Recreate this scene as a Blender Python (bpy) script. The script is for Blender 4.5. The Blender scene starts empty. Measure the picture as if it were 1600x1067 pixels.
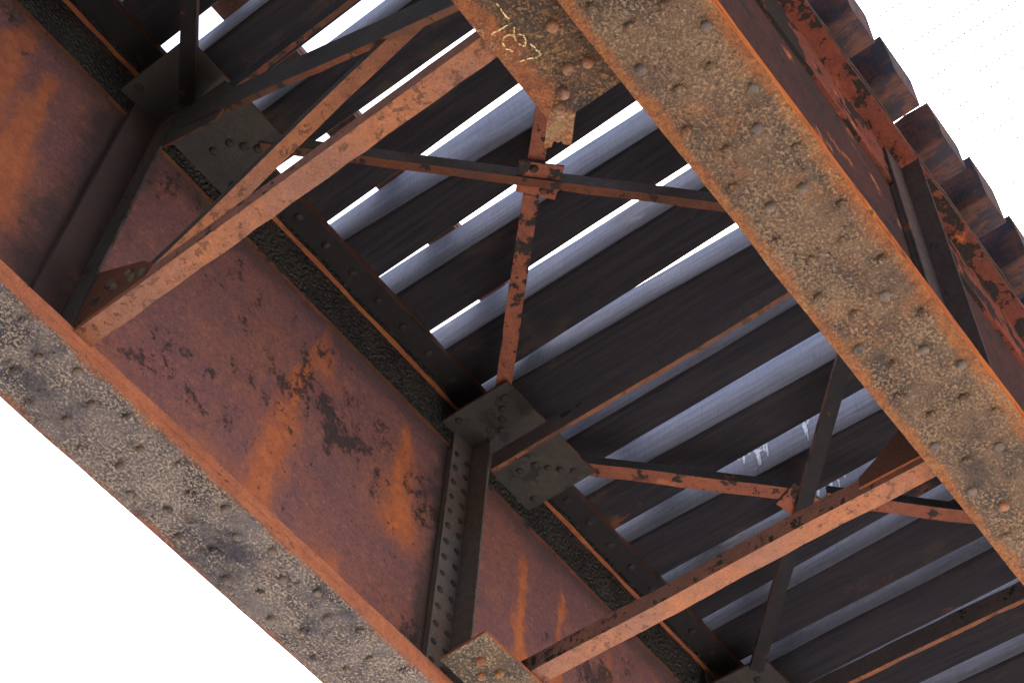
import bpy, bmesh, math, random
from mathutils import Vector, Matrix, noise as mnoise
random.seed(7)
SC = bpy.context.scene
COL = SC.collection
S = 3.8            # one survey unit (eye to underside of the girders) in metres
EYE = 1.6          # eye height above the ground

# ------------------------------------------------------------------ camera
cam = bpy.data.cameras.new('camera')
cam.sensor_width = 36.0
cam.lens = 2559.22 / 1600 * 36.0
cam.clip_start = 0.05
cam.clip_end = 2000
co = bpy.data.objects.new('camera', cam)
COL.objects.link(co)
SC.camera = co
Rr = (0.61580143, -0.78647397, 0.04740576)
Rd = (0.67300048, 0.49375849, -0.55070219)
Rf = (0.40970594, 0.3710273, 0.83335454)
co.matrix_world = Matrix(((Rr[0], -Rd[0], -Rf[0], 0), (Rr[1], -Rd[1], -Rf[1], 0),
                          (Rr[2], -Rd[2], -Rf[2], EYE), (0, 0, 0, 1)))

# ------------------------------------------------------------------ light
SUN_EL, SUN_AZ = math.radians(52), math.radians(8)     # azimuth from +X towards +Y
w = bpy.data.worlds.new('World'); SC.world = w; w.use_nodes = True
wn = w.node_tree; wn.nodes.clear()
sky = wn.nodes.new('ShaderNodeTexSky'); sky.sky_type = 'NISHITA'; sky.sun_disc = False
sky.sun_elevation = SUN_EL
sky.sun_rotation = math.pi/2 - SUN_AZ
sky.air_density = 1.2; sky.dust_density = 3.2; sky.ozone_density = 1.0; sky.altitude = 0
bg = wn.nodes.new('ShaderNodeBackground'); bg.inputs['Strength'].default_value = 0.07
wo = wn.nodes.new('ShaderNodeOutputWorld')
wn.links.new(sky.outputs[0], bg.inputs[0]); wn.links.new(bg.outputs[0], wo.inputs[0])
sl = bpy.data.lights.new('sun', 'SUN'); sl.energy = 5.0; sl.angle = math.radians(0.5); sl.color = (1, .95, .87)
so = bpy.data.objects.new('sun', sl); COL.objects.link(so); so.location = (20, 5, 30)
sd = Vector((math.cos(SUN_EL)*math.cos(SUN_AZ), math.cos(SUN_EL)*math.sin(SUN_AZ), math.sin(SUN_EL)))
so.rotation_euler = sd.to_track_quat('Z', 'Y').to_euler()
SC.view_settings.view_transform = 'Standard'; SC.view_settings.look = 'None'
SC.view_settings.exposure = 3.0; SC.view_settings.gamma = 1.0; SC.view_settings.use_curve_mapping = False
SC.render.engine = 'CYCLES'
SC.cycles.max_bounces = 8; SC.cycles.diffuse_bounces = 5

# ------------------------------------------------------------------ materials
class NT:
    def __init__(s, name):
        s.m = bpy.data.materials.new(name); s.m.use_nodes = True
        s.t = s.m.node_tree; s.t.nodes.clear()
        s.out = s.N('ShaderNodeOutputMaterial'); s.b = s.N('ShaderNodeBsdfPrincipled')
        s.L(s.b.outputs[0], s.out.inputs[0])
        s.pos = s.N('ShaderNodeNewGeometry').outputs['Position']
    def N(s, k): return s.t.nodes.new(k)
    def L(s, a, b): s.t.links.new(a, b)
    def put(s, sock, v):
        if isinstance(v, bpy.types.NodeSocket): s.L(v, sock)
        elif isinstance(v, (tuple, list)): sock.default_value = (*v, 1) if len(sock.default_value) == 4 and len(v) == 3 else v
        else: sock.default_value = v
    def math(s, op, a, b=0.0, c=None):
        n = s.N('ShaderNodeMath'); n.operation = op
        s.put(n.inputs[0], a); s.put(n.inputs[1], b)
        if c is not None: s.put(n.inputs[2], c)
        return n.outputs[0]
    def cn(s, *a, lo=.32, hi=.68, **k): return s.step(s.noise(*a, **k), lo, hi)
    def vec(s, scale=(1, 1, 1), off=(0, 0, 0)):
        n = s.N('ShaderNodeMapping'); n.inputs['Scale'].default_value = scale; n.inputs['Location'].default_value = off
        s.L(s.pos, n.inputs[0]); return n.outputs[0]
    def noise(s, scale, detail=5, rough=.55, stretch=(1, 1, 1), off=(0, 0, 0), dist=0.0):
        n = s.N('ShaderNodeTexNoise'); s.L(s.vec(stretch, off), n.inputs['Vector'])
        n.inputs['Scale'].default_value = scale; n.inputs['Detail'].default_value = detail
        n.inputs['Roughness'].default_value = rough; n.inputs['Distortion'].default_value = dist
        return n.outputs['Fac']
    def voro(s, scale, off=(0, 0, 0)):
        n = s.N('ShaderNodeTexVoronoi'); s.L(s.vec((1, 1, 1), off), n.inputs['Vector'])
        n.inputs['Scale'].default_value = scale; return n.outputs['Distance']
    def step(s, v, lo, hi, a=0.0, b=1.0):
        n = s.N('ShaderNodeMapRange'); n.interpolation_type = 'SMOOTHSTEP'
        s.put(n.inputs[0], v); n.inputs[1].default_value = lo; n.inputs[2].default_value = hi
        n.inputs[3].default_value = a; n.inputs[4].default_value = b; return n.outputs[0]
    def mix(s, f, a, b, mode='MIX'):
        n = s.N('ShaderNodeMix'); n.data_type = 'RGBA'; n.blend_type = mode
        s.put(n.inputs[0], f); s.put(n.inputs[6], a); s.put(n.inputs[7], b); return n.outputs[2]
    def axis(s, i):
        n = s.N('ShaderNodeSeparateXYZ'); s.L(s.pos, n.inputs[0]); return n.outputs[i]
    def finish(s, col, rough, height=None, dist=.01, strength=1.0, spec=.16):
        s.put(s.b.inputs['Base Color'], col); s.put(s.b.inputs['Roughness'], rough)
        s.b.inputs['Specular IOR Level'].default_value = spec
        if height is not None:
            n = s.N('ShaderNodeBump'); n.inputs['Strength'].default_value = strength
            n.inputs['Distance'].default_value = dist
            s.L(height, n.inputs['Height']); s.L(n.outputs[0], s.b.inputs['Normal'])
        return s.m

DARK = (.026, .026, .026)
def painted(name, c1, c2, cov=.56, fl=9, rust=(.40, .13, .035), streak=None, off=(0, 0, 0), dark=DARK, rcov=.60, edge=.03, spec=.16):
    """old red oxide paint: two faded tones, flaked dark mill scale, rust runs"""
    t = NT(name)
    col = t.mix(t.step(t.noise(3.2, 6, .6, off=off), .38, .62), c1, c2)
    col = t.mix(t.step(t.noise(28, 4, .6, off=off), .35, .70, 0, .55), col, (c1[0]*.55, c1[1]*.55, c1[2]*.65))
    if streak:
        sx, thr = streak
        r = t.step(t.noise(sx, 3, .45, (1, 1, .10), off), thr, thr+.09)
        r = t.math('MULTIPLY', r, t.step(t.noise(1.6, 2, .5, (1, 1, .8), (off[0]+9, off[1], 3)), .40, .56))
        r = t.math('MULTIPLY', r, t.step(t.noise(16, 5, .6, (1, 1, .5), off), .28, .55, .45, 1))
        col = t.mix(r, col, rust)
    else:
        r = t.step(t.noise(5.5, 7, .62, off=(off[0]+4, 2, off[2])), rcov, rcov+.10)
        col = t.mix(r, col, rust)
    f = t.noise(fl, 9, .68, off=(off[0]+1, off[1]+5, off[2]))
    low = t.noise(1.3, 2, .5, off=(off[0], 7, off[2]))
    f2 = t.math('ADD', f, t.math('MULTIPLY', t.math('SUBTRACT', low, .5), .45))
    d = t.step(f2, cov, cov+edge)
    col = t.mix(d, col, dark)
    g = t.noise(190, 4, .7, off=off)
    chip = t.math('MULTIPLY', t.cn(95, 4, .7, off=(off[0]+2, 4, 4), lo=.55, hi=.66), t.cn(6, 4, .6, off=(off[0], 5, 5), lo=.44, hi=.60))
    col = t.mix(t.math('MULTIPLY', chip, .65), col, (c1[0]*.28, c1[1]*.34, c1[2]*.42))
    col = t.mix(t.step(g, .25, .75, 0, .42), col, (.03, .02, .02))
    h = t.math('ADD', t.math('MULTIPLY', g, .45), t.math('MULTIPLY', t.noise(45, 5, .65, off=off), .8))
    h = t.math('SUBTRACT', h, t.math('MULTIPLY', d, .5))
    return t.finish(col, t.step(g, .3, .7, .62, .85), h, .008, .8, spec)

def cover_plate(name, yc, half, base, fleck, dk, blue=.5, rim=(.46, .150, .055), off=(0, 0, 0), rimw=.016, amp=.12, warm=.0):
    """the weather-beaten underside of a flange: pitted brown scale, pale flecks, bright rust along the rims"""
    t = NT(name)
    big = t.noise(2.3, 5, .6, off=off); mid = t.noise(10, 10, .72, off=off)
    fine = t.cn(105, 5, .74, off=off, lo=.41, hi=.59); g = t.noise(170, 3, .7, off=off)
    m2 = t.math('ADD', mid, t.math('MULTIPLY', t.math('SUBTRACT', big, .5), .8))
    m2 = t.math('ADD', m2, t.math('MULTIPLY', t.math('SUBTRACT', fine, .5), .16))
    col = t.mix(t.step(m2, .43, .56), base, dk)
    col = t.mix(t.step(t.math('ADD', t.noise(4.5, 9, .75, off=(off[0], 3, 3)), t.math('MULTIPLY', t.math('SUBTRACT', fine, .5), .12)), .54, .62, 0, warm), col, rim)
    col = t.mix(t.step(m2, .56, .70, 0, blue), col, (.040, .040, .056))
    pale = t.step(t.math('ADD', t.noise(6, 8, .7, off=(off[0]+3, 1, 0)), t.math('MULTIPLY', t.math('SUBTRACT', fine, .5), .34)), .53, .70, 0, .80)
    col = t.mix(pale, col, fleck)
    col = t.mix(t.math('MULTIPLY', t.step(fine, .60, 1.0, 0, .8), t.cn(9, 5, .65, off=(off[0]+7, 2, 2), lo=.42, hi=.62)), col, fleck)  # raised grain paler: light on the relief put into the colour
    col = t.mix(t.math('MULTIPLY', t.step(fine, .0, .38, .75, 0), t.cn(7, 5, .65, off=(off[0]+1, 6, 2), lo=.40, hi=.62)), col, (.034, .030, .036))  # pits darker: shade of the relief put into the colour
    col = t.mix(t.step(t.noise(52, 6, .72, off=(off[0]+8, 0, 2)), .57, .66, 0, .8), col, (.028, .026, .030))
    red = t.step(t.noise(7, 6, .6, off=(off[0]+2, 9, 2)), .67, .70)
    col = t.mix(red, col, (.22, .075, .055))
    d = t.math('ABSOLUTE', t.math('SUBTRACT', t.axis(1), yc*S))
    d = t.math('ADD', d, t.math('MULTIPLY', t.math('SUBTRACT', t.noise(7, 10, .74, off=off), .5), amp))
    e = t.step(d, half*S-rimw-.022, half*S-rimw+.010)
    rc = t.mix(t.step(t.noise(40, 6, .7, off=off), .38, .62), rim, (rim[0]*.60, rim[1]*.55, rim[2]*.8))
    rc = t.mix(t.step(t.math('ADD', t.noise(5, 4, .6, off=off), t.math('MULTIPLY', t.math('SUBTRACT', fine, .5), .15)), .55, .68, 0, .7), rc, (.50, .34, .18))
    col = t.mix(t.math('MULTIPLY', e, .88), col, rc)
    col = t.mix(t.step(g, .3, .72, 0, .40), col, (.035, .028, .028))
    h = t.math('ADD', t.math('MULTIPLY', fine, .55), t.math('MULTIPLY', t.cn(30, 4, .6, off=off, lo=.40, hi=.60), .8))
    h = t.math('ADD', h, t.math('MULTIPLY', t.cn(170, 3, .6, off=off, lo=.4, hi=.6), .30))
    return t.finish(col, .78, h, .017, 1.0)

def tar(name, c=(.022, .021, .022), fleck=(.26, .085, .04), cov=.68):
    t = NT(name)
    v = t.voro(58); p = t.math('SUBTRACT', 1.0, t.step(v, .1, .75)); f = t.noise(11, 8, .7)
    col = t.mix(t.step(t.noise(6, 4, .6), .4, .62), c, (c[0]*1.8, c[1]*1.7, c[2]*1.4))
    col = t.mix(t.math('MULTIPLY', t.step(p, .5, .95, 0, .7), t.cn(30, 3, .6)), col, (.090, .086, .082))
    col = t.mix(t.step(f, cov, cov+.04), col, fleck)
    h = t.math('ADD', t.math('MULTIPLY', p, .8), t.math('MULTIPLY', f, .5))
    return t.finish(col, .55, h, .012, 1.0)

def timber(name, side):
    t = NT(name)
    gr = t.noise(16, 7, .65, (3.2, .16, 3.2))
    if side:  # weathered grey, made paler and bluer: sky light put into the colour
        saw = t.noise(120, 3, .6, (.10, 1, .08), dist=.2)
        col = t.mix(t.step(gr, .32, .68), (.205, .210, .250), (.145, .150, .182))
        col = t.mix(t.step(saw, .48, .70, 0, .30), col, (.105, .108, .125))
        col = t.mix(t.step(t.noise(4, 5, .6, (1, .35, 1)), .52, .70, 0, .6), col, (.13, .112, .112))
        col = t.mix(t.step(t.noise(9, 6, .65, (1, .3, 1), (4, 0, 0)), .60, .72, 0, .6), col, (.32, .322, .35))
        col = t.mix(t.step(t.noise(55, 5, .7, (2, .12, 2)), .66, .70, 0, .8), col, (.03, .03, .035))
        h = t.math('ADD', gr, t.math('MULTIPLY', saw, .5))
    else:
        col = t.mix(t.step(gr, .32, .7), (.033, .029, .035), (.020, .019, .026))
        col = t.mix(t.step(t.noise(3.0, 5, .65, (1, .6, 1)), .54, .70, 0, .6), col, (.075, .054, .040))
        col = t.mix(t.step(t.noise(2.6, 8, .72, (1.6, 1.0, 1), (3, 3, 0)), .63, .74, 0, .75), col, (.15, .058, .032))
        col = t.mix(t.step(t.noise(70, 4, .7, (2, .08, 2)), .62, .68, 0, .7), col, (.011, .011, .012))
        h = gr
    # the overhanging ends: darker tone and rust wash from the girder
    e = t.math('ADD', t.axis(1), t.math('MULTIPLY', t.math('SUBTRACT', t.noise(9, 6, .7), .5), .22))
    k = t.math('SUBTRACT', 1, t.step(e, .235*S, .265*S))
    ec = t.mix(t.step(t.noise(12, 7, .7, (1.5, .7, .7)), .42, .62), (.026, .022, .030), (.078, .034, .026))
    col = t.mix(t.math('MULTIPLY', k, .95), col, ec)
    return t.finish(col, .88, h, .012, .9, .06)

M = {}
FZ = 1.020
def web_mat():
    t = NT('web_oxide_paint')
    X, Z = t.axis(0), t.axis(2)
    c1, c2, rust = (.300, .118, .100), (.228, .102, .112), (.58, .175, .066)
    col = t.mix(t.step(t.noise(2.4, 6, .6), .40, .60), c1, c2)
    col = t.mix(t.step(t.noise(26, 5, .65), .42, .72, 0, .6), col, (.150, .080, .092))
    col = t.mix(t.cn(75, 6, .8, lo=.48, hi=.66), col, (.13, .072, .080))
    col = t.mix(t.cn(48, 5, .7, off=(6, 6, 1), lo=.52, hi=.75), col, (.40, .165, .115))
    col = t.mix(t.step(t.noise(6, 7, .65, off=(2, 2, 2)), .55, .72, 0, .55), col, (.42, .165, .09))
    wob = t.math('MULTIPLY', t.math('SUBTRACT', t.noise(2.2, 4, .6, (1, 1, .7)), .5), .22)
    rag = t.math('MULTIPLY', t.math('SUBTRACT', t.noise(15, 6, .65, (1, 1, .4), (3, 3, 3)), .5), .16)
    run = None
    for xc, hw, z0, z1, lean, a in ((.530, .024, .98, 1.345, -.10, .85), (.688, .025, 1.165, 1.36, .06, 1.), (.552, .016, 1.28, 1.40, .2, .7), (.876, .019, .98, 1.335, 0, .95),
                            (.944, .017, .98, 1.345, 0, .9), (.196, .026, 1.09, 1.345, .08, .8), (.150, .024, 1.17, 1.42, .08, .8), (1.03, .016, .98, 1.32, 0, .8), (.62, .04, .98, 1.10, 0, .55), (.44, .05, .98, 1.05, 0, .5)):
        zm = (z0+z1)/2*S+EYE
        d = t.math('SUBTRACT', X, t.math('ADD', t.math('MULTIPLY', t.math('SUBTRACT', Z, zm), -lean), xc*S))
        d = t.math('ABSOLUTE', t.math('ADD', d, t.math('ADD', wob, rag)))
        # narrow at the top, wider and fading below
        wz = t.step(Z, z0*S+EYE, z1*S+EYE, 1.25, .30)
        m = t.math('SUBTRACT', 1, t.step(t.math('DIVIDE', d, wz), hw*S*.30, hw*S*1.45))
        zz = t.math('ADD', Z, t.math('MULTIPLY', rag, .8))
        m = t.math('MULTIPLY', m, t.math('SUBTRACT', 1, t.step(zz, z1*S+EYE-.10, z1*S+EYE)))
        m = t.math('MULTIPLY', m, t.step(zz, z0*S+EYE-.02, z0*S+EYE+.12, 0, a))
        run = m if run is None else t.math('MAXIMUM', run, m)
    col = t.mix(run, col, t.mix(t.step(t.noise(20, 4, .6), .4, .6), rust, (.45, .132, .058)))
    dust = t.math('ADD', Z, t.math('MULTIPLY', t.math('SUBTRACT', t.noise(4, 6, .65, off=(2, 7, 0)), .5), .5))
    col = t.mix(t.step(dust, FZ*S+EYE+.02, FZ*S+EYE+.30, .50, 0), col, (.44, .145, .070))
    # flaking down to black scale, soot beside the stiffeners
    f = t.math('ADD', t.noise(11, 10, .74, (1, 1, .75), (5, 1, 0)), t.math('MULTIPLY', t.math('SUBTRACT', t.noise(1.7, 3, .5, off=(1, 4, 0)), .5), .55))
    f = t.math('ADD', f, t.math('MULTIPLY', t.math('SUBTRACT', t.noise(70, 5, .7), .5), .35))
    d = t.step(f, .610, .69)
    col = t.mix(t.math('MULTIPLY', d, .88), col, (.040, .036, .040))
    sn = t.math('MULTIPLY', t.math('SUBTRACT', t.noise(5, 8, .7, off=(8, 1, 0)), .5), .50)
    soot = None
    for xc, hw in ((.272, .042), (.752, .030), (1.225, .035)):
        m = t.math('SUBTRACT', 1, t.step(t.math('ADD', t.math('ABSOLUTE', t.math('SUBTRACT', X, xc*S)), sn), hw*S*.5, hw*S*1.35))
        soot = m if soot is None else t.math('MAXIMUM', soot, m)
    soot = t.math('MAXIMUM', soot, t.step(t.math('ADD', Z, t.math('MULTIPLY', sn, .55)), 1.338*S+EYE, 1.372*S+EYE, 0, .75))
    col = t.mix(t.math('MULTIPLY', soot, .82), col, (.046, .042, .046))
    g = t.noise(190, 4, .7)
    col = t.mix(t.step(g, .25, .75, 0, .40), col, (.04, .028, .03))
    h = t.math('ADD', t.math('MULTIPLY', g, .45), t.math('MULTIPLY', t.noise(45, 5, .65), .8))
    h = t.math('SUBTRACT', h, t.math('MULTIPLY', d, .5))
    return t.finish(col, t.step(g, .3, .7, .60, .82), h, .008, .8)
M['web'] = web_mat()
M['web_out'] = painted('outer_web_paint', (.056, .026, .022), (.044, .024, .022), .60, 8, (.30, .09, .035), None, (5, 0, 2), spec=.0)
M['red_leg'] = painted('red_top_leg', (.165, .043, .028), (.125, .040, .030), .475, 7.5, (.40, .10, .02), None, (2, 0, 1), (.022, .018, .017), edge=.02, spec=.0)
M['outer_stiff'] = painted('brown_black_paint', (.080, .052, .047), (.062, .044, .042), .66, 9, (.20, .065, .03), None, (5, 5, 2), spec=.0)
M['salmon'] = painted('salmon_paint', (.26, .088, .056), (.30, .098, .056), .555, 15, (.42, .14, .06), None, (1, 3, 0), edge=.02)
M['strut'] = painted('strut_paint', (.275, .100, .046), (.190, .084, .060), .585, 30, (.44, .19, .085), None, (7, 1, 0), (.12, .055, .034), .66, .06)
M['strut_dark'] = painted('strut_side_paint', (.290, .125, .095), (.215, .105, .090), .58, 26, (.25, .09, .04), None, (3, 8, 0))
M['soot_brown'] = painted('brown_soot', (.085, .066, .060), (.070, .058, .056), .62, 9, (.20, .075, .042), None, (4, 6, 8), rcov=.60, edge=.08)
M['black'] = painted('black_scale', (.022, .020, .023), (.016, .016, .021), .70, 9, (.16, .055, .028), None, (0, 2, 4), rcov=.62)
M['soot'] = painted('sooty_paint', (.160, .142, .145), (.175, .128, .112), .69, 10, (.18, .065, .035), None, (4, 2, 8), rcov=.64)
M['olive'] = painted('olive_black_scale', (.062, .057, .050), (.044, .043, .046), .66, 9, (.26, .085, .035), None, (2, 6, 4), rcov=.66)
M['grime'] = painted('grey_grime', (.150, .122, .125), (.115, .100, .110), .64, 9, (.18, .075, .045), None, (4, 4, 8), rcov=.66)
M['flaky'] = painted('flaking_salmon_paint', (.30, .092, .058), (.33, .10, .06), .49, 15, (.42, .16, .06), None, (3, 3, 0), edge=.02)
M['tar'] = tar('tar_coating')
M['edge'] = painted('bare_rust', (.43, .130, .050), (.31, .09, .045), .66, 22, (.50, .17, .06), None, (6, 0, 0), (.08, .05, .03))
M['edge_far'] = painted('soft_rust', (.44, .155, .082), (.36, .12, .07), .66, 22, (.48, .17, .07), None, (6, 1, 0), (.10, .06, .045))
M['edge_near'] = painted('bright_rust', (.40, .105, .024), (.30, .08, .028), .64, 18, (.45, .14, .03), None, (6, 5, 0), (.09, .05, .03), spec=.0)
M['edge_dark'] = painted('dark_rust', (.16, .052, .026), (.10, .045, .03), .60, 15, (.30, .095, .03), None, (6, 3, 0))
M['cover_l'] = cover_plate('flange_scale_far', .7525, .0395, (.215, .176, .194), (.52, .40, .31), (.060, .057, .090), .90, off=(0, 0, 0), rimw=.004, warm=.10)
M['cover_r'] = cover_plate('flange_scale_near', .2203, .0395, (.240, .138, .092), (.41, .270, .170), (.110, .072, .060), .45, (.52, .180, .052), off=(11, 4, 0), rimw=.024, warm=.50)
M['gusset'] = cover_plate('gusset_scale', .20, .1175, (.15, .085, .055), (.34, .17, .08), (.055, .044, .040), .85, off=(3, 8, 0), rimw=.05, amp=.19)
M['gusset_l'] = cover_plate('gusset_scale_far', .735, .095, (.19, .115, .08), (.40, .29, .18), (.08, .068, .065), .7, off=(6, 8, 0), rimw=.02)
M['rivet'] = painted('rivet_steel', (.150, .108, .088), (.095, .074, .070), .56, 26, (.44, .18, .06), None, (1, 1, 1), (.035, .035, .038), .66, .1)
M['rivet_rust'] = painted('rusty_rivet_steel', (.27, .115, .058), (.17, .088, .058), .56, 22, (.42, .15, .05), None, (2, 1, 4), (.05, .042, .042), .62, .1)
M['ring'] = painted('lifted_rust_ring', (.30, .175, .110), (.20, .125, .092), .50, 16, (.46, .20, .09), None, (1, 7, 1), (.10, .075, .068), .54, .1)
M['rivet_dark'] = painted('rivet_dark_steel', (.045, .038, .036), (.03, .03, .032), .60, 20, (.20, .07, .03), None, (1, 5, 1), (.02, .02, .02), .60, .1)
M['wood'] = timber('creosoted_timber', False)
M['wood_lit_side'] = timber('weathered_sky_lit_timber', True)
def flat(name, c, r=.7):
    t = NT(name)
    return t.finish(t.mix(t.step(t.noise(40, 4, .6), .3, .7), c, tuple(x*.7 for x in c)), r, t.noise(90, 4, .6), .004, .5)
M['chalk'] = flat('pale_scratch', (.50, .34, .17), .9)
M['lime'] = flat('white_dropping', (.52, .54, .60), .9)
M['stone'] = flat('stained_concrete', (.26, .245, .23), .9)
M['galv'] = flat('galvanised_steel', (.40, .41, .42), .6)
M['rail'] = painted('rail_steel', (.17, .075, .045), (.12, .06, .045), .66, 14, (.34, .13, .05), None)
def ground_mat():
    t = NT('pale_bounce_gravel')
    col = t.mix(t.step(t.noise(.35, 6, .6), .35, .65), (.54, .515, .48), (.46, .44, .41))
    col = t.mix(t.step(t.noise(22, 5, .7), .4, .65), col, (.37, .35, .325))
    return t.finish(col, .95, t.voro(18), .03, .8)
M['bounce_ground'] = ground_mat()
def dim_ground_mat():
    t = NT('dim_unseen_ground')
    col = t.mix(t.step(t.noise(.8, 6, .65), .35, .65), (.085, .085, .060), (.130, .115, .085))
    return t.finish(t.mix(t.step(t.noise(14, 5, .7), .4, .65), col, (.035, .035, .022)), .95, t.noise(9, 6, .7), .08, 1.0)
M['dim_ground'] = dim_ground_mat()

# ------------------------------------------------------------------ mesh helpers (survey units in, metres out)
def W(p): return Vector((p[0]*S, p[1]*S, p[2]*S + EYE))
class MB:
    def __init__(s): s.v = []; s.f = []; s.mi = []
    def add(s, vs, fs, mi=0):
        n = len(s.v); s.v += [tuple(v) for v in vs]; s.f += [tuple(i+n for i in f) for f in fs]; s.mi += [mi]*len(fs)
        return s
    def box(s, x0, x1, y0, y1, z0, z1, mi=0):
        vs = [(x, y, z) for z in (z0, z1) for y in (y0, y1) for x in (x0, x1)]
        return s.add(vs, [(0, 2, 3, 1), (4, 5, 7, 6), (0, 1, 5, 4), (2, 6, 7, 3), (0, 4, 6, 2), (1, 3, 7, 5)], mi)
    def prism(s, poly, axis, a, b, mi=0, capmi=None):
        """poly in the two other axes, extruded along axis from a to b (edge faces mi, caps capmi)"""
        def P(u, v, t):
            return {'x': (t, u, v), 'y': (u, t, v), 'z': (u, v, t)}[axis]
        n = len(poly); c = mi if capmi is None else capmi
        vs = [P(u, v, a) for u, v in poly] + [P(u, v, b) for u, v in poly]
        o = len(s.v); s.v += vs
        for i in range(n):
            j = (i+1) % n; s.f.append((o+i, o+j, o+n+j, o+n+i)); s.mi.append(mi)
        s.f.append(tuple(o+i for i in range(n))[::-1]); s.f.append(tuple(o+n+i for i in range(n))); s.mi += [c, c]
        return s
    def angle(s, p0, p1, e1, w1, e2, w2, t, mi=(0, 1, 2), seg=14, jit=.0006):
        """L section: heel along p0-p1, leg one along e1, leg two along e2; outer faces mi[0], mi[1], toes mi[2]"""
        p0 = Vector(p0); p1 = Vector(p1); e1 = Vector(e1); e2 = Vector(e2)
        prof = [(0, 0), (w1, 0), (w1, t), (t, t), (t, w2), (0, w2)]
        mm = [mi[0], mi[2], mi[0], mi[1], mi[2], mi[1]]
        o = len(s.v); K = 6; ph = random.uniform(0, 90)
        for k in range(seg+1):
            c = p0.lerp(p1, k/seg)
            if 0 < k < seg:
                c = c + e1*(.0010*mnoise.noise(Vector((ph, k/seg*3.3, 0)))) + e2*(.0010*mnoise.noise(Vector((ph, k/seg*3.3, 7))))
            for q, (a, b) in enumerate(prof):
                ja = random.uniform(-jit, jit) if q in (1, 2) else 0
                jb = random.uniform(-jit, jit) if q in (4, 5) else 0
                s.v.append(tuple(c + e1*(a+ja) + e2*(b+jb)))
        for k in range(seg):
            for q in range(K):
                r = (q+1) % K
                s.f.append((o+k*K+q, o+k*K+r, o+(k+1)*K+r, o+(k+1)*K+q)); s.mi.append(mm[q])
        s.f.append(tuple(o+i for i in range(K))[::-1]); s.f.append(tuple(o+seg*K+i for i in range(K))); s.mi += [mi[2]]*2
        return s
    def mesh(s, name, mats, org):
        me = bpy.data.meshes.new(name)
        me.from_pydata([tuple(W(v)-org) for v in s.v], [], s.f)
        for m in mats: me.materials.append(m)
        for p, i in zip(me.polygons, s.mi): p.material_index = min(i, len(mats)-1)
        bm = bmesh.new(); bm.from_mesh(me); bmesh.ops.recalc_face_normals(bm, faces=bm.faces); bm.to_mesh(me); bm.free()
        return me
    def build(s, name, mats, parent=None, bevel=0.0, smooth=False):
        if not isinstance(mats, (list, tuple)): mats = [mats]
        pts = [W(v) for v in s.v]
        org = Vector(((min(p.x for p in pts)+max(p.x for p in pts))/2, (min(p.y for p in pts)+max(p.y for p in pts))/2, min(p.z for p in pts)))
        o = bpy.data.objects.new(name, s.mesh(name, mats, org)); COL.objects.link(o)
        place(o, org, parent)
        if bevel:
            b = o.modifiers.new('bevel', 'BEVEL'); b.width = bevel; b.segments = 2; b.limit_method = 'ANGLE'
        if smooth:
            for p in o.data.polygons: p.use_smooth = True
        return o
ORG = {}
def place(o, org, parent):
    ORG[o] = org.copy()
    if parent is None: o.location = org
    else: o.parent = parent; o.location = org - ORG[parent]
def tag(o, label, cat, group=None, kind=None):
    if label: o['label'] = label
    if cat: o['category'] = cat
    if group: o['group'] = group
    if kind: o['kind'] = kind
    return o
def thing(name, p, label, cat, group=None):
    o = bpy.data.objects.new(name, None); o.empty_display_size = .2; COL.objects.link(o); place(o, W(p), None)
    return tag(o, label, cat, group)
def jag(a, b, n, amp):
    """points from a to b with a corroded, uneven line"""
    a = Vector(a); b = Vector(b); d = (b-a).normalized(); nrm = Vector((-d.y, d.x))
    ph = random.uniform(0, 99); L = (b-a).length*S
    out = []
    for k in range(n):
        q = k/n
        o = 0 if k == 0 else amp*(mnoise.noise(Vector((ph, q*L*5, 0)))+.6*mnoise.noise(Vector((ph, q*L*22, 4))))
        p = a.lerp(b, q) + nrm*o; out.append((p.x, p.y))
    return out
def jpoly(pts, amp, step=.006):
    out = []
    for i in range(len(pts)):
        a, b = pts[i], pts[(i+1) % len(pts)]
        n = max(2, int((Vector(b)-Vector(a)).length/step)); out += jag(a, b, n, amp)
    return out
# rivet heads: domes shared as one mesh per look and direction
def dome(r, h, d, mat, name, ring=True):
    """d: unit vector the head points to"""
    m = bpy.data.meshes.new(name); vs = []; fs = []; n = 14; rd = random.Random(int(r*1e5))
    rings = ([(1.42, .02), (1.08, .13)] if ring else [])+[(1.0, .0 if not ring else .10), (.95, .42), (.76, .78), (.45, .95)]
    for q, (a, b) in enumerate(rings):
        for k in range(n):
            t = 2*math.pi*k/n; f = rd.uniform(.86, 1.12) if ring and q == 0 else rd.uniform(.97, 1.03)
            vs.append((a*f*r*math.cos(t), a*f*r*math.sin(t), b*h))
    vs.append((0, 0, h*.99)); R = len(rings)
    mi = []
    for i in range(R-1):
        for k in range(n): fs.append((i*n+k, i*n+(k+1) % n, (i+1)*n+(k+1) % n, (i+1)*n+k)); mi.append(1 if ring and i < 2 else 0)
    for k in range(n): fs.append(((R-1)*n+k, (R-1)*n+(k+1) % n, R*n)); mi.append(0)
    q = Vector(d).to_track_quat('Z', 'Y')
    m.from_pydata([tuple(q @ Vector(v)) for v in vs], [], fs); m.materials.append(mat); m.materials.append(M['ring'])
    for p, a in zip(m.polygons, mi): p.use_smooth = True; p.material_index = a
    return m
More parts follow.
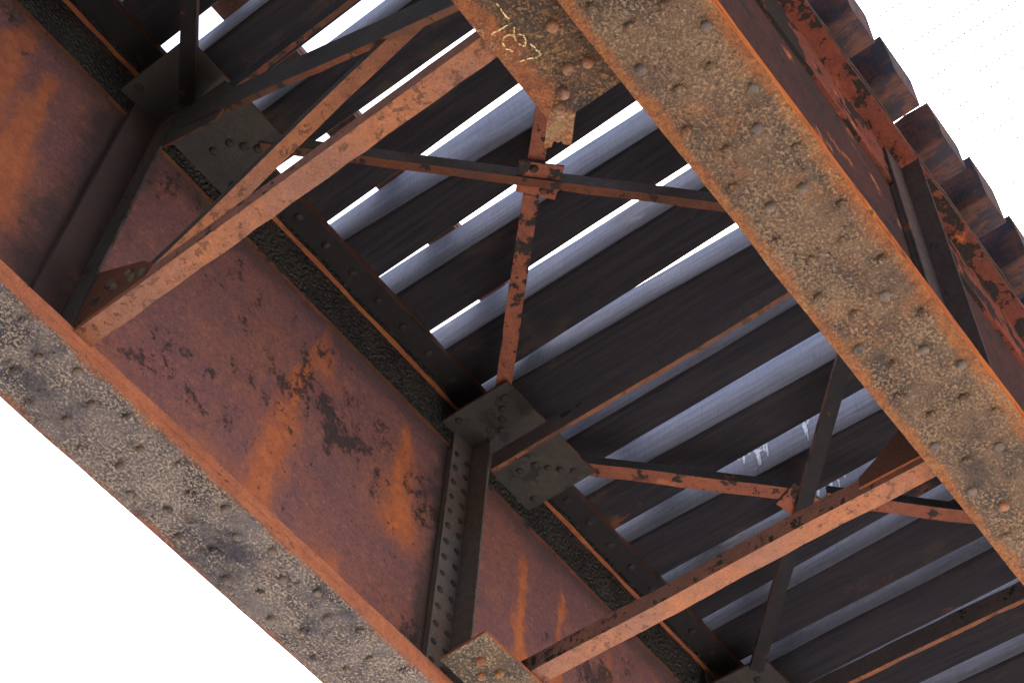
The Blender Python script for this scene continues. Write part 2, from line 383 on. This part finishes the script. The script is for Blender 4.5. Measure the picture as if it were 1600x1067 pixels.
RV = {'down': dome(.0165, .0150, (0, 0, -1), M['cover_r'], 'rivet', False), 'down_far': dome(.0165, .0150, (0, 0, -1), M['cover_l'], 'rivet', False),
      'down_rust': dome(.0170, .0150, (0, 0, -1), M['rivet_rust'], 'rivet', False), 'down_worn': dome(.0160, .0145, (0, 0, -1), M['rivet'], 'rivet', False),
      'down_dark': dome(.0175, .012, (0, 0, -1), M['rivet_dark'], 'rivet', False),
      'in': dome(.0150, .0085, (0, -1, 0), M['olive'], 'rivet', False), 'left_red': dome(.019, .013, (-1, 0, 0), M['rivet'], 'rivet', False)}
def rivet(kind, p, parent):
    o = bpy.data.objects.new('rivet', RV[kind]); COL.objects.link(o); place(o, W(p), parent)
    o.scale = (random.uniform(.88, 1.08), random.uniform(.88, 1.08), random.uniform(.65, 1.1))
    return o

# ------------------------------------------------------------------ ground
g = MB().box(-160, 160, -160, 160, -EYE/S-.05, -EYE/S).build('ground', M['dim_ground']); tag(g, None, None, None, 'structure')  # unseen ground kept dark so the bounce comes from one side
rim = [(.62, -30), (.60, -9), (.52, -3), (.66, -1), (.58, .3), (.72, 1.2), (.62, 3), (.85, 8), (.80, 30)]
g = MB().prism(rim + [(44, 30), (44, -30)], 'z', -EYE/S-.02, -EYE/S+.0015).build('bounce_sheet', M['bounce_ground']); tag(g, None, None, None, 'structure')  # unseen pale sheet added to bounce sunlight up from the high-X side

def masonry(x0, x1, label):
    m = MB().box(x0, x1, -.06, 1.03, -EYE/S-.04, .93).box(x0-.01, x1+.01, -.09, 1.06, .93, .985)
    for y in (.2203, .7525): m.box((x0+x1)/2-.05, (x0+x1)/2+.05, y-.05, y+.05, .985, .999)
    return tag(m.build('unseen_pier', M['stone'], None, .02), label, 'pier')
masonry(-.86, -.66, 'stained concrete pier added to block light under the near end of the girders, outside the picture')  # unseen pier, added to shade the girders from the low-X side
masonry(2.84, 3.08, 'stained concrete pier under the far end of the girders, outside the picture')

# ------------------------------------------------------------------ girders
XA, XB = -.82, 3.1
FZ = 1.020           # top of the bottom flange pack
UZ = 1.449           # underside of the top flange
FR = (.297, .775, 1.250)   # the cross frames
def girder(side, label):
    far = side == 'far'
    yc = .7525 if far else .2203
    hf = .0395
    s = -1 if far else 1            # towards the track centre
    t = thing('plate_girder', ((XA+XB)/2, yc, 1.0), label, 'girder', 'plate girders of the bridge')
    hw = .0030
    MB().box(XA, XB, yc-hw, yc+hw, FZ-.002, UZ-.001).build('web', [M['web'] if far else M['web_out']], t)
    # bottom flange: cover plates under the angle legs, each with its own ragged rim
    def plate(y0, y1, z0, z1, amp, name, mats):
        n = 240
        poly = jag((XA, y0), (XB, y0), n, amp) + jag((XB, y1), (XA, y1), n, amp)
        return MB().prism(poly, 'z', z0, z1, 1, 0).build(name, mats, t)
    cov = M['cover_l'] if far else M['cover_r']
    plate(yc-hf, yc+hf, 1.000, 1.0055, .0009, 'cover_plate', [cov, M['edge_far'] if far else M['edge_near']])
    plate(yc-hf+.0012, yc+hf-.0012, 1.0055, 1.0105, .0007, 'cover_plate', [cov, M['edge_far'] if far else M['edge_near']])
    for k in (-1, 1):
        y0, y1 = sorted((yc+k*hw, yc+k*(hf-.0006)))
        plate(y0, y1, 1.0105, FZ, .0005, 'flange_angle', [M['edge_far'] if far else M['edge_near']]*2)
    # top flange: vertical legs on the web, horizontal legs and a cover plate above
    toe = 1.376 if far else 1.368
    ho = .0400
    hi_ = .0265 if not far else .0400
    for k in (-1, 1):
        inner = (k == s)
        h = ho if (far or inner) else hi_
        vm = (M['tar'] if far or inner else M['red_leg'])
        m = MB()
        # leg against the web
        n = 120
        zl = [toe + .0012*mnoise.noise(Vector((i*.9, k*3.1+yc, 0))) for i in range(n+1)]
        ya, yb = yc+k*hw, yc+k*(hw+.0040)
        vs = []; fs = []; mi = []
        for i in range(n+1):
            x = XA+(XB-XA)*i/n
            vs += [(x, ya, zl[i]), (x, yb, zl[i]), (x, yb, UZ)]
        for i in range(n):
            a = i*3; fs.append((a, a+1, a+4, a+3)); mi.append(1); fs.append((a+1, a+2, a+5, a+4)); mi.append(0)
        m.v = vs; m.f = fs; m.mi = mi
        m.build('web_leg', [vm, M['edge_dark'] if far or inner else M['red_leg']], t)
        y0, y1 = sorted((yc+k*hw, yc+k*h))
        plate(y0, y1, UZ, UZ+.0042, .0012, 'flange_angle', [M['black'] if far or inner else M['red_leg'], M['edge_dark']])
        if far or inner:    # worn pack plate whose bright lower edge shows under the flange
            y0, y1 = sorted((yc+k*(hw+.0042), yc+k*(hw+.0092)))
            plate(y0, y1, UZ-.0105, UZ-.0008, .0016, 'filler_plate', [M['edge'], M['tar']])
    plate(yc-(ho if far else hi_)-.001, yc+ho+.001, UZ+.0042, UZ+.0085, .0022, 'top_cover_plate', [M['black'], M['edge_dark']])
    # stiffeners at the frames, a leg on the web and a leg standing out
    for xs in FR + (-.18, 1.73):
        for k in (-1, 1):
            inner = k == s
            out = .0345 if inner else .0292
            m = MB()
            y0, y1 = sorted((yc+k*(hw+.0042), yc+k*(hw+.0072)))
            z1 = UZ-.012
            m.box(xs-.033, xs-.0031, y0, y1, FZ, z1, 0)
            y0, y1 = sorted((yc+k*(hw+.0042), yc+k*out))
            m.box(xs-.0030, xs, y0, y1, FZ, z1, 1)
            y0, y1 = sorted((yc+k*hw, yc+k*(hw+.0041)))
            m.box(xs-.033, xs, y0, y1, FZ, toe-.003, 0)
            st = m.build('stiffener', [M['web'] if far and xs < .5 else M['soot'], M['soot_brown'] if xs < .5 else M['soot']] if inner else [M['outer_stiff']]*2, t, .0025)
            if far and inner and xs in FR[1:]:
                y = yc+k*(hw+.0072)
                z = 1.040
                while z < toe-.01:
                    rivet('in', (xs-.0265, y, z), st); rivet('in', (xs-.010, y, z), st); z += .0232
    # four staggered rows of rivets under the flange
    for r, dy in enumerate((-.0265, -.0128, .0128, .0252)):
        k = 0
        x = .02
        while x < 1.30:
            xx = x + (.0272 if r in (0, 3) else 0) + random.uniform(-.0012, .0012)
            lo, hi = (.10, .78) if far else (.20, 1.0)
            if lo < xx < hi: rivet(random.choice(['down_far' if far else 'down']*4+['down_worn']*4+([] if far else ['down_rust'])), (xx, yc+dy+random.uniform(-.0007, .0007), 1.000), t)
            x += .0544
    # rivets through the top flange legs
    if far:
        x = .30
        while x < 1.28:
            rivet('down_dark', (x, yc-.026, UZ), t); x += .0412
    return t
gf = girder('far', 'far rusty plate girder with maroon web facing the camera at lower left')
gn = girder('near', 'near rusty plate girder whose pitted brown riveted underside crosses the right half')

# gusset plates riveted to the girders
def hplate(poly, z, th, parent, mats, amp=.0006):
    return MB().prism(jpoly(poly, amp), 'z', z, z+th, 1, 0).build('gusset_plate', mats, parent)
def vplate(poly, x, th, parent, mats, amp=.0004):
    return MB().prism(jpoly(poly, amp), 'x', x, x+th, 1, 0).build('gusset_plate', mats, parent)
GZ = 1.399
for x0, x1 in ((.246, .393), (.724, .874), (1.208, 1.358)):
    gp = hplate([(x0, .658), (x1, .655), (x1, .7455), (x0, .7455)], GZ, .0035, gf, [M['olive'], M['edge_dark']])
    xc = (x0+x1)/2
    for a, b in ((.026, .719), (.029, .701), (.040, .692), (.050, .683), (.060, .672), (.065, .730)):
        rivet('down_dark', (xc+a, b, GZ), gp); rivet('down_dark', (xc-a, b, GZ), gp)
    gq = hplate([(x0, .2275), (x1, .2275), (x1, .317), (x0, .317)], GZ, .0035, gn, [M['olive'], M['edge_dark']])
# bottom lateral gussets (sandwiched in the flange): near girder at the first frame with a torn tab, far girder at the second
gp = hplate([(.10, .225), (.3765, .225), (.3765, .2640), (.3762, .3005), (.3944, .3179), (.3905, .3219), (.3880, .3215), (.3872, .3243),
             (.3846, .3254), (.3874, .3297), (.3850, .3345), (.3683, .3190), (.10, .3155)], 1.0108, .0030, gn, [M['gusset'], M['edge']], .0004)
for p in ((.3520, .2725), (.3480, .2860), (.3600, .2990), (.368, .3085), (.318, .276)): rivet('down_rust', (p[0], p[1], 1.0108), gp)
def mark(pts, z, parent, wd=.0009):
    m = MB()
    P = []
    for a, b in zip(pts, pts[1:]):
        for k in range(7): P.append(Vector(a).lerp(Vector(b), k/7))
    P.append(Vector(pts[-1]))
    P = [p + Vector((random.uniform(-.0004, .0004), random.uniform(-.0004, .0004))) for p in P]
    for a, b in zip(P, P[1:]):
        if random.random() < .22: continue
        d = (b-a).normalized(); n = Vector((-d.y, d.x))*wd*random.uniform(.35, .8)
        m.add([(a.x+n.x, a.y+n.y, z), (a.x-n.x, a.y-n.y, z), (b.x-n.x, b.y-n.y, z), (b.x+n.x, b.y+n.y, z)], [(0, 1, 2, 3)])
    return m.build('scratched_mark', M['chalk'], parent)
for pts in ([(.2834, .2953), (.2893, .2957), (.2968, .2956)], [(.298, .3117), (.2985, .306), (.2991, .2993)],
            [(.3076, .3005), (.3056, .302), (.3043, .3058), (.3068, .3092), (.3113, .31), (.3162, .3072)],
            [(.3034, .296), (.3064, .2996), (.3113, .3016)],
            [(.3088, .2972), (.3112, .2949), (.3149, .2959), (.3178, .2988), (.314, .3013)],
            [(.3189, .2948), (.3251, .2942), (.3286, .2938), (.3292, .2973), (.3263, .3023), (.3241, .3092)]):
    mark(pts, 1.0104, gp)
gp = hplate([(.7165, .70), (.7140, .648), (.915, .644), (.915, .70)], 1.0108, .0030, gf, [M['gusset_l'], M['edge']], .0003)
for p in ((.737, .672), (.752, .683), (.758, .668), (.778, .690), (.80, .672)): rivet('down_far', (p[0], p[1], 1.0108), gp)

# ------------------------------------------------------------------ cross frames
def frame(xs, label, low, diag):
    t = thing('cross_frame', (xs, .486, 1.016), label, 'cross frame', 'cross frames between the girders')
    yl, yr = .7170, .2560
    if low:
        st = MB().angle((xs, .716, 1.016), (xs, .262, 1.016), (1, 0, 0), .0175, (0, 0, 1), .0185, .003, (0, 1, 0), 26).build('bottom_strut', [M['strut'], M['strut_dark'], M['strut']], t)
    ts = MB().angle((xs, yl-.001, 1.347), (xs, yr, 1.347), (1, 0, 0), .0052, (0, 0, 1), .0270, .003, (1, 0, 1), 20, .0009).build('top_strut', [M['black'], M['edge_dark']] if diag else [M['grime'], M['strut']], t)
    if diag:
        p0, p1 = Vector((xs-.0012, .700, 1.344)), Vector((xs-.0012, .270, 1.066))
        d = (p1-p0).normalized(); up = Vector((0, -d.z, d.y))
        if up.z < 0: up = -up
        MB().angle(p0, p1, (1, 0, 0), .0055, up, .036, .003, (1, 0, 1), 20).build('diagonal', [M['olive'], M['edge_dark']], t)
        p0, p1 = Vector((xs+.0022, .657, 1.035)), Vector((xs+.0022, .262, 1.262))
        d = (p1-p0).normalized(); up = Vector((0, -d.z, d.y))
        if up.z < 0: up = -up
        MB().angle(p0, p1, (1, 0, 0), .0128, up, .012, .003, (0, 1, 0), 20).build('diagonal', [M['strut'], M['olive'], M['strut']], t)
        v = vplate([(.7170, 1.0215), (.640, 1.0215), (.634, 1.036), (.650, 1.056), (.7170, 1.105)], xs-.0008, .0022, t, [M['edge_dark'], M['edge']])
        for p in ((.700, 1.045), (.688, 1.058), (.677, 1.043), (.664, 1.050), (.655, 1.035), (.643, 1.030)): rivet('left_red', (xs-.0008, p[0], p[1]), v)
        v = vplate([(.7170, 1.400), (.655, 1.390), (.625, 1.330), (.640, 1.288), (.7170, 1.327)], xs-.0008, .0022, t, [M['olive'], M['edge_dark']])
    else:
        vplate([(.318, 1.034), (.320, 1.022), (.258, 1.022), (.258, 1.080), (.270, 1.070), (.300, 1.046)], xs-.0025, .0024, t, [M['edge_dark'], M['edge']])
    return t
frame(FR[0], 'cross frame with bright brown bottom strut and two crossing diagonals at upper left', True, True)
frame(FR[1], 'cross frame with salmon bottom strut and no diagonals, from lower centre to the near girder', True, False)
frame(FR[2], 'farthest cross frame, only its thin rust edged top strut in view at lower right', False, False)

# ------------------------------------------------------------------ top lateral braces
BZ = 1.3955
q = math.sqrt(.5)
def brace(a, b, e1, w1, w2, label, mats, cut=None, plate_poly=None, BZ=1.3955):
    t = thing('lateral_brace', ((a[0]+b[0])/2, (a[1]+b[1])/2, BZ), label, 'brace', 'top lateral braces under the ties')
    a = Vector((*a, BZ)); b = Vector((*b, BZ))
    spans = [(a, b)] if cut is None else [(a, a.lerp(b, cut[0])), (a.lerp(b, cut[1]), b)]
    dz = .0032 if cut else 0
    for p, r in spans:
        p = p+Vector((0, 0, dz)); r = r+Vector((0, 0, dz))
        MB().angle(p, r, e1, w1, (0, 0, 1), w2, .0028, (0, 1, 2), 18, .0005).build('angle_bar', mats, t)
    if plate_poly:
        gp = MB().prism(jpoly(plate_poly, .0005), 'z', BZ+.0030 if not cut else BZ+.0002, BZ+.0058 if not cut else BZ+.0030, 1, 0).build('gusset_plate', [M['flaky'], M['edge_dark']], t)
        c = Vector(((a.x+b.x)/2, (a.y+b.y)/2))
        xs = sum(p[0] for p in plate_poly)/len(plate_poly); ys = sum(p[1] for p in plate_poly)/len(plate_poly)
        for k in (-.012, .012): rivet('down_dark', (xs+k, ys+k*.3, BZ+.0030 if not cut else BZ+.0002), gp)
    return t
# first panel: dark one running on, rusty one cut at the crossing
brace((.365, .6755), (.770, .2705), (q, q, 0), .0090, .019, 'long dark brace with thin rusty lower edge crossing the upper middle', [M['edge_dark'], M['soot'], M['edge_dark']],
      None, [(.529, .489), (.553, .513), (.583, .488), (.560, .459)])
brace((.740, .666), (.341, .267), (-q, q, 0), .0165, .014, 'salmon brace with black flakes rising upright from the middle gusset', [M['salmon'], M['olive'], M['salmon']], (.415, .485), None, 1.4028)
brace((.845, .675), (1.253, .267), (q, q, 0), .0172, .013, 'salmon brace with black flaked edges reaching right from the middle gusset', [M['salmon'], M['olive'], M['olive']], (.44, .50),
      [(1.015, .492), (1.027, .523), (1.063, .515), (1.051, .481)], 1.4028)
brace((1.212, .680), (.806, .274), (q, -q, 0), .0165, .0085, 'black brace with rusty rims rising past the near girder at lower right', [M['black'], M['salmon'], M['salmon']])
brace((.300, .699), (-.145, .254), (-q, q, 0), .0150, .013, 'black brace leaving through the top edge at upper left', [M['black'], M['strut_dark'], M['edge_dark']])

# ------------------------------------------------------------------ ties
TZ, TH = 1.4578, .0700
T = [(-.225, -.222, -.170, -.170), (-.140, -.138, -.085, -.085), (-.056, -.056, -.002, 0), (.027, .028, .081, .081), (.110, .110, .164, .164),
     (.193, .193, .248, .250), (.276, .277, .330, .331), (.357, .360, .413, .421), (.441, .449, .490, .482), (.516, .549, .572, .568),
     (.598, .610, .656, .655), (.683, .687, .743, .737), (.758, .776, .826, .823), (.857, .857, .902, .899), (.933, .942, .992, .988),
     (1.017, 1.030, 1.081, 1.076), (1.105, 1.108, 1.165, 1.144), (1.188, 1.172, 1.248, 1.243), (1.270, 1.264, 1.327, 1.322), (1.349, 1.354, 1.405, 1.404),
     (1.430, 1.433, 1.486, 1.484), (1.512, 1.514, 1.566, 1.566), (1.594, 1.596, 1.648, 1.650), (1.676, 1.676, 1.730, 1.731), (1.758, 1.757, 1.812, 1.812)]
TL = {5: 'first timber tie from the upper left corner, before the wide bright gap',
      6: 'timber tie just beyond the wide bright gap at upper left',
      7: 'timber tie behind the crossing diagonals of the upper left cross frame',
      8: 'timber tie above the bright brown strut of the upper left cross frame',
      9: 'timber tie with bright gap above, just below the bright brown strut',
      10: 'timber tie under the dark brace, lit grey side beside the torn gusset tab',
      11: 'timber tie crossing behind the middle of the salmon upright brace',
      12: 'timber tie with the last thin bright gap along its upper edge, meeting the middle gusset',
      13: 'timber tie right behind the rust edged top strut of the middle cross frame',
      14: 'timber tie starting at the right edge of the middle gusset, without white marks',
      15: 'grey sided timber tie with white dripping marks on its side',
      16: 'timber tie with small white drips beside the crossing of the lower right braces',
      17: 'timber tie crossing just under the salmon bottom strut, with sawn grey side',
      18: 'timber tie with a dark knot in its grey side at lower right',
      19: 'timber tie just above the thin top strut at lower right',
      20: 'timber tie crossing the lower right corner of the frame'}
def tie(i, mL, mR, pL, pR):
    # positions given at the far girder (.71) and the near end (.16), straight edges through both
    random.seed(100+i)
    def ex(l, r, y): return l + (r-l)*(.71-y)/.55
    y0 = .1628+random.uniform(-.0022, .0022); y1 = .812+random.uniform(-.003, .003)
    m = MB(); n = 26
    tz = TZ; th = {10: .067, 11: .0602, 12: .0522}.get(i, TH)+random.uniform(-.0012, .0012); roll = random.uniform(-.0012, .0012)
    c = .0024
    ph = random.uniform(0, 50)
    prof = None
    for k in range(n+1):
        y = y0+(y1-y0)*k/n
        a, b = ex(mL, mR, y), ex(pL, pR, y)
        wv = lambda s: .0009*mnoise.noise(Vector((ph+s, y*9, 0)))
        en = {11: .0105, 12: .0150}.get(i, .0075)*max(0, min(1, (.235-y)/.03))
        ca = c*(1+.8*mnoise.noise(Vector((ph, y*14, 8))))
        en += {9: .034}.get(i, 0)*(.71-y)/.55
        A = (a+wv(4), tz+wv(1)*.3); rr = .0062*(1+.35*mnoise.noise(Vector((ph, y*14, 8)))); rb = .0032
        ring = [(A[0]+rr, A[1]), (b-rb, A[1]), (b+wv(2)-rb*.3, A[1]+rb*.3), (b+wv(2), A[1]+rb), (b+wv(2)+roll, tz+th-rb), (b-rb+roll, tz+th),
                (a+rb*.9+roll-en, tz+th), (a+roll+wv(3)-en, tz+th-rb), (A[0]-.0006, A[1]+th*.5), (A[0], A[1]+rr), (A[0]+rr*.13, A[1]+rr*.5), (A[0]+rr*.5, A[1]+rr*.13)]
        m.v += [(x, y, z) for x, z in ring]
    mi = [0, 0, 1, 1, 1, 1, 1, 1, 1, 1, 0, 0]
    Q = 12
    for k in range(n):
        for j in range(Q):
            r = (j+1) % Q
            m.f.append((k*Q+j, k*Q+r, (k+1)*Q+r, (k+1)*Q+j)); m.mi.append(mi[j])
    m.f.append(tuple(range(Q))); m.f.append(tuple(n*Q+j for j in range(Q))[::-1]); m.mi += [2, 2]
    o = m.build('timber_tie', [M['wood'], M['wood_lit_side'], M['wood']], None, 0, True)
    o.data.polygons[-1].use_smooth = o.data.polygons[-2].use_smooth = False
    lab = TL.get(i)
    if lab is None: lab = 'timber tie lying outside the picture beyond the %s' % ('top left corner' if i < 5 else 'lower right corner')
    return tag(o, lab, 'railway tie', 'timber ties across the girders')
ties = [tie(i, *t) for i, t in enumerate(T)]
def drips(i, ya, yb, n, seed):
    """pale droppings on the grey side of a tie: a splashed top and a few runs of their own length"""
    rd = random.Random(seed)
    l, r = T[i][0], T[i][1]
    m = MB()
    for k in range(n*3):
        run = k < n
        y = ya+(yb-ya)*rd.random()
        x = l+(r-l)*(.71-y)/.55 - .0012
        z1 = TZ+TH*rd.uniform(.58, .80); z0 = z1-TH*(rd.uniform(.12, .50) if run else rd.uniform(.02, .08)); w0 = rd.uniform(.0006, .0019)*(1 if run else 1.5)
        K = 7; vs = []
        for j in range(K+1):
            z = z1+(z0-z1)*j/K; ww = w0*(1.4-.9*j/K)*rd.uniform(.45, 1.3)*(.4 if j in (0, K) else 1); dy = rd.uniform(-.0004, .0004)
            vs += [(x, y-ww+dy, z), (x, y+ww+dy, z), (x+.0012, y+ww+dy, z), (x+.0012, y-ww+dy, z)]
        fs = []
        for j in range(K):
            for e in range(4): fs.append((j*4+e, j*4+(e+1) % 4, j*4+4+(e+1) % 4, j*4+4+e))
        fs += [(3, 2, 1, 0), (K*4, K*4+1, K*4+2, K*4+3)]
        m.add(vs, fs)
    m.build('white_droppings', M['lime'], ties[i])
drips(15, .562, .520, 6, 3)
drips(15, .482, .466, 2, 5)
drips(16, .508, .460, 6, 8)

# ------------------------------------------------------------------ rails
def rail(y, label):
    h = [(-.070, 0), (.070, 0), (.070, .011), (.012, .026), (.008, .034), (.008, .108), (.035, .122), (.036, .152), (.028, .160),
         (-.028, .160), (-.036, .152), (-.035, .122), (-.008, .108), (-.008, .034), (-.012, .026), (-.070, .011)]
    m = MB().prism([(y+a/S, TZ+TH+.001+b/S) for a, b in h], 'x', XA, XB)
    return tag(m.build('rail', M['rail']), label, 'rail', 'rails on the ties')
rail(.658, 'rusty rail glimpsed through the bright gaps near the far girder')
rail(.281, 'rail lying above the near girder, hidden by its flange')

# ------------------------------------------------------------------ grating walkway past the tie ends
t = thing('grating_walkway', (.85, .05, 1.53), 'thin open steel grating walkway past the tie ends, washed out by the sky', 'walkway')
m = MB(); kx, ky = MB(), MB()
GZ2 = 1.534
x0, x1, y0, y1 = .36, 1.36, -.06, .154
ny = int((y1-y0)/.00694); nx = int((x1-x0)/.0219)
b = .00019
for i in range(ny+1):
    y = y1-i*.00694; kx.box(x0, x1, y-b, y+b, GZ2, GZ2+.0004)
for i in range(nx+1):
    x = x0+i*.0219; ky.box(x-b, x+b, y0, y1, GZ2+.0005, GZ2+.0009)
for i in range(ny+1):
    for j in range(nx+1):
        y = y1-i*.00694; x = x0+j*.0219; r = .0017
        m.add([(x-r, y, GZ2-.0004), (x, y-r, GZ2-.0004), (x+r, y, GZ2-.0004), (x, y+r, GZ2-.0004), (x, y, GZ2-.0009), ], [(0, 1, 4), (1, 2, 4), (2, 3, 4), (3, 0, 4), (3, 2, 1, 0)])
tag(kx.build('bearing_bar', M['galv'], t), None, None, None, 'stuff')
tag(ky.build('cross_bar', M['galv'], t), None, None, None, 'stuff')
tag(m.build('weld_knob', M['galv'], t), None, None, None, 'stuff')
bw = MB().box(.912, .950, -.05, .128, 1.480, 1.528).build('walkway_bearer', [M['wood']], None, .006)
tag(bw, 'short timber bearer end poking in at the right edge of the picture', 'beam')
